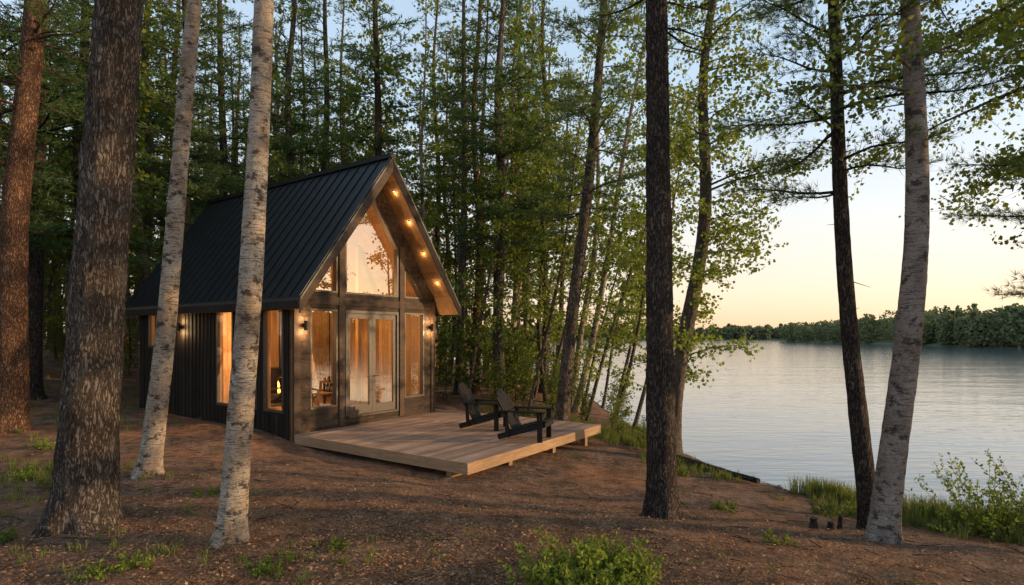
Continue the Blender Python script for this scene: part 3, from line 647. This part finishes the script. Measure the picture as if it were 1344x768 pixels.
def light(kind,name,loc,en,col=(1,.62,.3),size=.05,parent=cabin):
    l=bpy.data.lights.new(name,kind);l.energy=en;l.color=col
    if kind!='SUN': l.shadow_soft_size=size
    o=bpy.data.objects.new(name,l);scene.collection.objects.link(o);o.location=loc
    if parent:o.parent=parent
    return o
mb=MB()
for s in(1.75,2.7,3.2,3.75,4.3):
    z=rz(s,.225);y=-.38;mb.tube([(s,y,z+.004),(s,y,z-.02)],[.04,.036],16,1,False);mb.add([(s+.034*math.cos(q*.3927),y+.034*math.sin(q*.3927),z-.012) for q in range(16)],[tuple(range(16))],0)
    light('POINT','soffit_light',(s,y,z-.09),3,size=.03)
mb.obj('soffit_fixtures',[M_lamp,M_black],cabin)
def sconce(x,y,z,nx,ny):
    mb=MB();mb.tube([(x+nx*.09,y+ny*.09,z-.11),(x+nx*.09,y+ny*.09,z+.11)],[.042,.042],16,0)
    for dz in(-.1,.1): mb.add([(x+nx*.09+.038*math.cos(q*.3927),y+ny*.09+.038*math.sin(q*.3927),z+dz) for q in range(16)],[tuple(range(16))],1)
    mb.beam((x,y,z),(x+nx*.06,y+ny*.06,z),.06,.1,0);mb.obj('wall_sconce',[M_black,M_lamp],cabin)
    light('POINT','sconce_light',(x+nx*.1,y+ny*.1,z-.15),18,size=.02)
    light('POINT','sconce_light',(x+nx*.1,y+ny*.1,z+.15),14,size=.02)
sconce(.24,-.035,2.42,0,-1);sconce(W-.24,-.035,2.42,0,-1);sconce(-.022,5.05,2.42,-1,0)
mb=MB()
for x,y,z,en in((1.6,1.4,3.6,260),(.9,3.2,2.5,200)):
    s=np.linspace(0,math.pi,9);mb.tube(np.stack([x+0*s,y+0*s,z-.11*np.cos(s)],-1),.11*np.sin(s)+.001,14,0);mb.tube([(x,y,z+.1),(x,y,ruf(x)-.02)],[.006,.006],6,1)
    light('POINT','pendant_light',(x,y,z-.22),en,(1,.6,.27),.12)
mb.obj('pendant_lamps',[M_lamp,M_black],cabin)
light('POINT','back_room_light',(1.5,6.6,2.4),120,(1,.6,.27),.1)

# deck
deck=empty('deck',(CX,CY,0),AZ);DT=-.04;DW=5.25;DD=5.05
mb=MB();y=-DD+.03
while y<-.05:
    e=min(y+.14,-.005)
    cut=[0.028,DW*.33+rng.uniform(-.5,.5),DW*.68+rng.uniform(-.5,.5),DW-.028]
    for a,b in zip(cut[:-1],cut[1:]): mb.box(a+.0015,b-.0015,y,e-.012,DT-.03,DT+rng.uniform(-.002,.002))
    y=e
mb.obj('deck_boards',[M_deck],deck)
mb=MB();mb.box(0,DW,-DD,-DD+.026,DT-.2,DT+.001);mb.box(0,.026,-DD+.0265,-.04,DT-.2,DT+.001);mb.box(DW-.026,DW,-DD+.0265,-.001,DT-.2,DT+.001);mb.obj('deck_fascia',[M_deckf],deck)
mb=MB()
for s in np.arange(.5,DW-.1,.45): mb.box(s,s+.045,-DD+.03,-.06,DT-.19,DT-.032)
mb.box(.1,DW-.1,-DD+.45,-DD+.58,DT-.34,DT-.192)
for s in(1.6,3.3,4.85):
    mb.box(s-.06,s+.06,-DD+.2,-DD+.32,-1.4,DT-.195)
    mb.box(s-.06,s+.06,-1.5,-1.38,-1.2,DT-.195)
mb.obj('deck_frame',[M_deckf],deck)

def adirondack(x,y,rzv,sc):
    e=empty('adirondack_chair',(x,y,DT+.001),rzv);e.scale=(sc,)*3
    mb=MB()
    for s in(-1,1):
        mb.beam((.45,s*.27,.33),(-.48,s*.27,.055),.03,.11,0)
    mb.obj('side_rails',[M_chair],e)
    mb=MB()
    for s in(-1,1):
        mb.beam((.38,s*.302,0),(.38,s*.302,.555),.10,.03,0,(0,1,0));mb.beam((-.27,s*.302,.06),(-.30,s*.302,.555),.07,.03,0,(0,1,0))
        mb.beam((.36,s*.33,.42),(.36,s*.36,.555),.05,.03,0,(0,1,0))
    mb.obj('legs',[M_chair],e)
    mb=MB()
    for s in(-1,1):
        P=[(.50,-.05),(.52,0),(.50,.05),(.42,.075),(-.1,.06),(-.38,.03),(-.38,-.04),(-.1,-.06),(.42,-.07)]
        V=[(a,s*.33+b,.557) for a,b in P]+[(a,s*.33+b,.582) for a,b in P];n=len(P)
        mb.add(V,[tuple(range(n-1,-1,-1)),tuple(range(n,2*n))]);mb.add(V,[(i,(i+1)%n,(i+1)%n+n,i+n) for i in range(n)])
    mb.beam((-.33,-.34,.54),(-.33,.34,.54),.06,.03,0);mb.obj('arms',[M_chair],e)
    mb=MB()
    for q in range(7):
        t=q/6.0;px=.47-.63*t;pz=.395-.185*t;mb.beam((px,-.285,pz),(px,.285,pz),.082,.02,0,(.28,0,.96))
    mb.beam((.475,-.285,.33),(.475,.285,.33),.02,.1,0);mb.obj('seat',[M_chair],e)
    mb=MB()
    for q in range(7):
        k=q-3;yb=k*.073;yt=k*.098;L=.90-.018*k*k;d=Vector((-.46,0,.89)).normalized()
        p0=Vector((-.17,yb,.17));p1=p0+d*L+Vector((0,yt-yb,0));n=Vector((.89,0,.46)).normalized()
        w0,w1=.030,.040;sd=Vector((0,1,0));pts2=[(p0,-w0),(p0,w0),(p0+(p1-p0)*.95,w1),(p1,w1*.45),(p1,-w1*.45),(p0+(p1-p0)*.95,-w1)]
        V=[tuple(p+sd*w) for p,w in pts2]+[tuple(p+sd*w+n*.02) for p,w in pts2];m2=6
        mb.add(V,[tuple(range(m2-1,-1,-1)),tuple(range(m2,2*m2))]);mb.add(V,[(i,(i+1)%m2,(i+1)%m2+m2,i+m2) for i in range(m2)])
    for h_ in(.45,.72): mb.beam((-.17-.46*h_*.98-.015,-.26,.17+.89*h_*.98),(-.17-.46*h_*.98-.015,.26,.17+.89*h_*.98),.03,.05,0)
    mb.obj('backrest',[M_chair],e)
adirondack(.30,12.3,math.radians(-20),1.1);adirondack(-.66,13.75,math.radians(-18),1.1)

# ---------------------------------------------------------------- light, sky, camera
SE,SA=math.radians(11),math.radians(92)
w=bpy.data.worlds.new('World');scene.world=w;w.use_nodes=True;nt=w.node_tree;nt.nodes.clear()
sky=nt.nodes.new('ShaderNodeTexSky');sky.sky_type='NISHITA';sky.sun_disc=False;sky.sun_elevation=SE;sky.sun_rotation=SA;sky.air_density=1.0;sky.dust_density=1.2;sky.ozone_density=1.5
tc=nd(nt,'ShaderNodeTexCoord');sp=nd(nt,'ShaderNodeSeparateXYZ',{0:tc.outputs['Generated']})
gr=ramp(nt,sp.outputs[2],[(0,(1.0,.64,.40)),(.07,(1.0,.76,.56)),(.19,(.88,.84,.79)),(.36,(.60,.74,.87)),(.8,(.38,.55,.76))])
bg=nt.nodes.new('ShaderNodeBackground');bg.inputs[1].default_value=.07;ou=nt.nodes.new('ShaderNodeOutputWorld')
b2=nd(nt,'ShaderNodeBackground',{0:gr,1:.92})
nt.links.new(sky.outputs[0],bg.inputs[0]);ad=nd(nt,'ShaderNodeAddShader',{0:bg.outputs[0],1:b2.outputs[0]});nt.links.new(ad.outputs[0],ou.inputs[0])
sd=Vector((math.sin(SA)*math.cos(SE),math.cos(SA)*math.cos(SE),math.sin(SE)))
so=light('SUN','sun',(20,10,20),5.0,(1,.66,.35),parent=None);so.data.angle=math.radians(1.0);so.rotation_euler=sd.to_track_quat('Z','Y').to_euler()
cam=bpy.data.cameras.new('camera');co=bpy.data.objects.new('camera',cam);scene.collection.objects.link(co)
co.location=(0,0,2.2);co.rotation_euler=(math.radians(90),0,0);cam.lens=20;cam.sensor_width=36;cam.shift_y=56/1344;cam.clip_end=5000;cam.clip_start=.05
scene.camera=co
scene.view_settings.view_transform='Standard';scene.view_settings.look='None';scene.view_settings.exposure=0
print('polys',sum(len(m.polygons) for m in bpy.data.meshes))
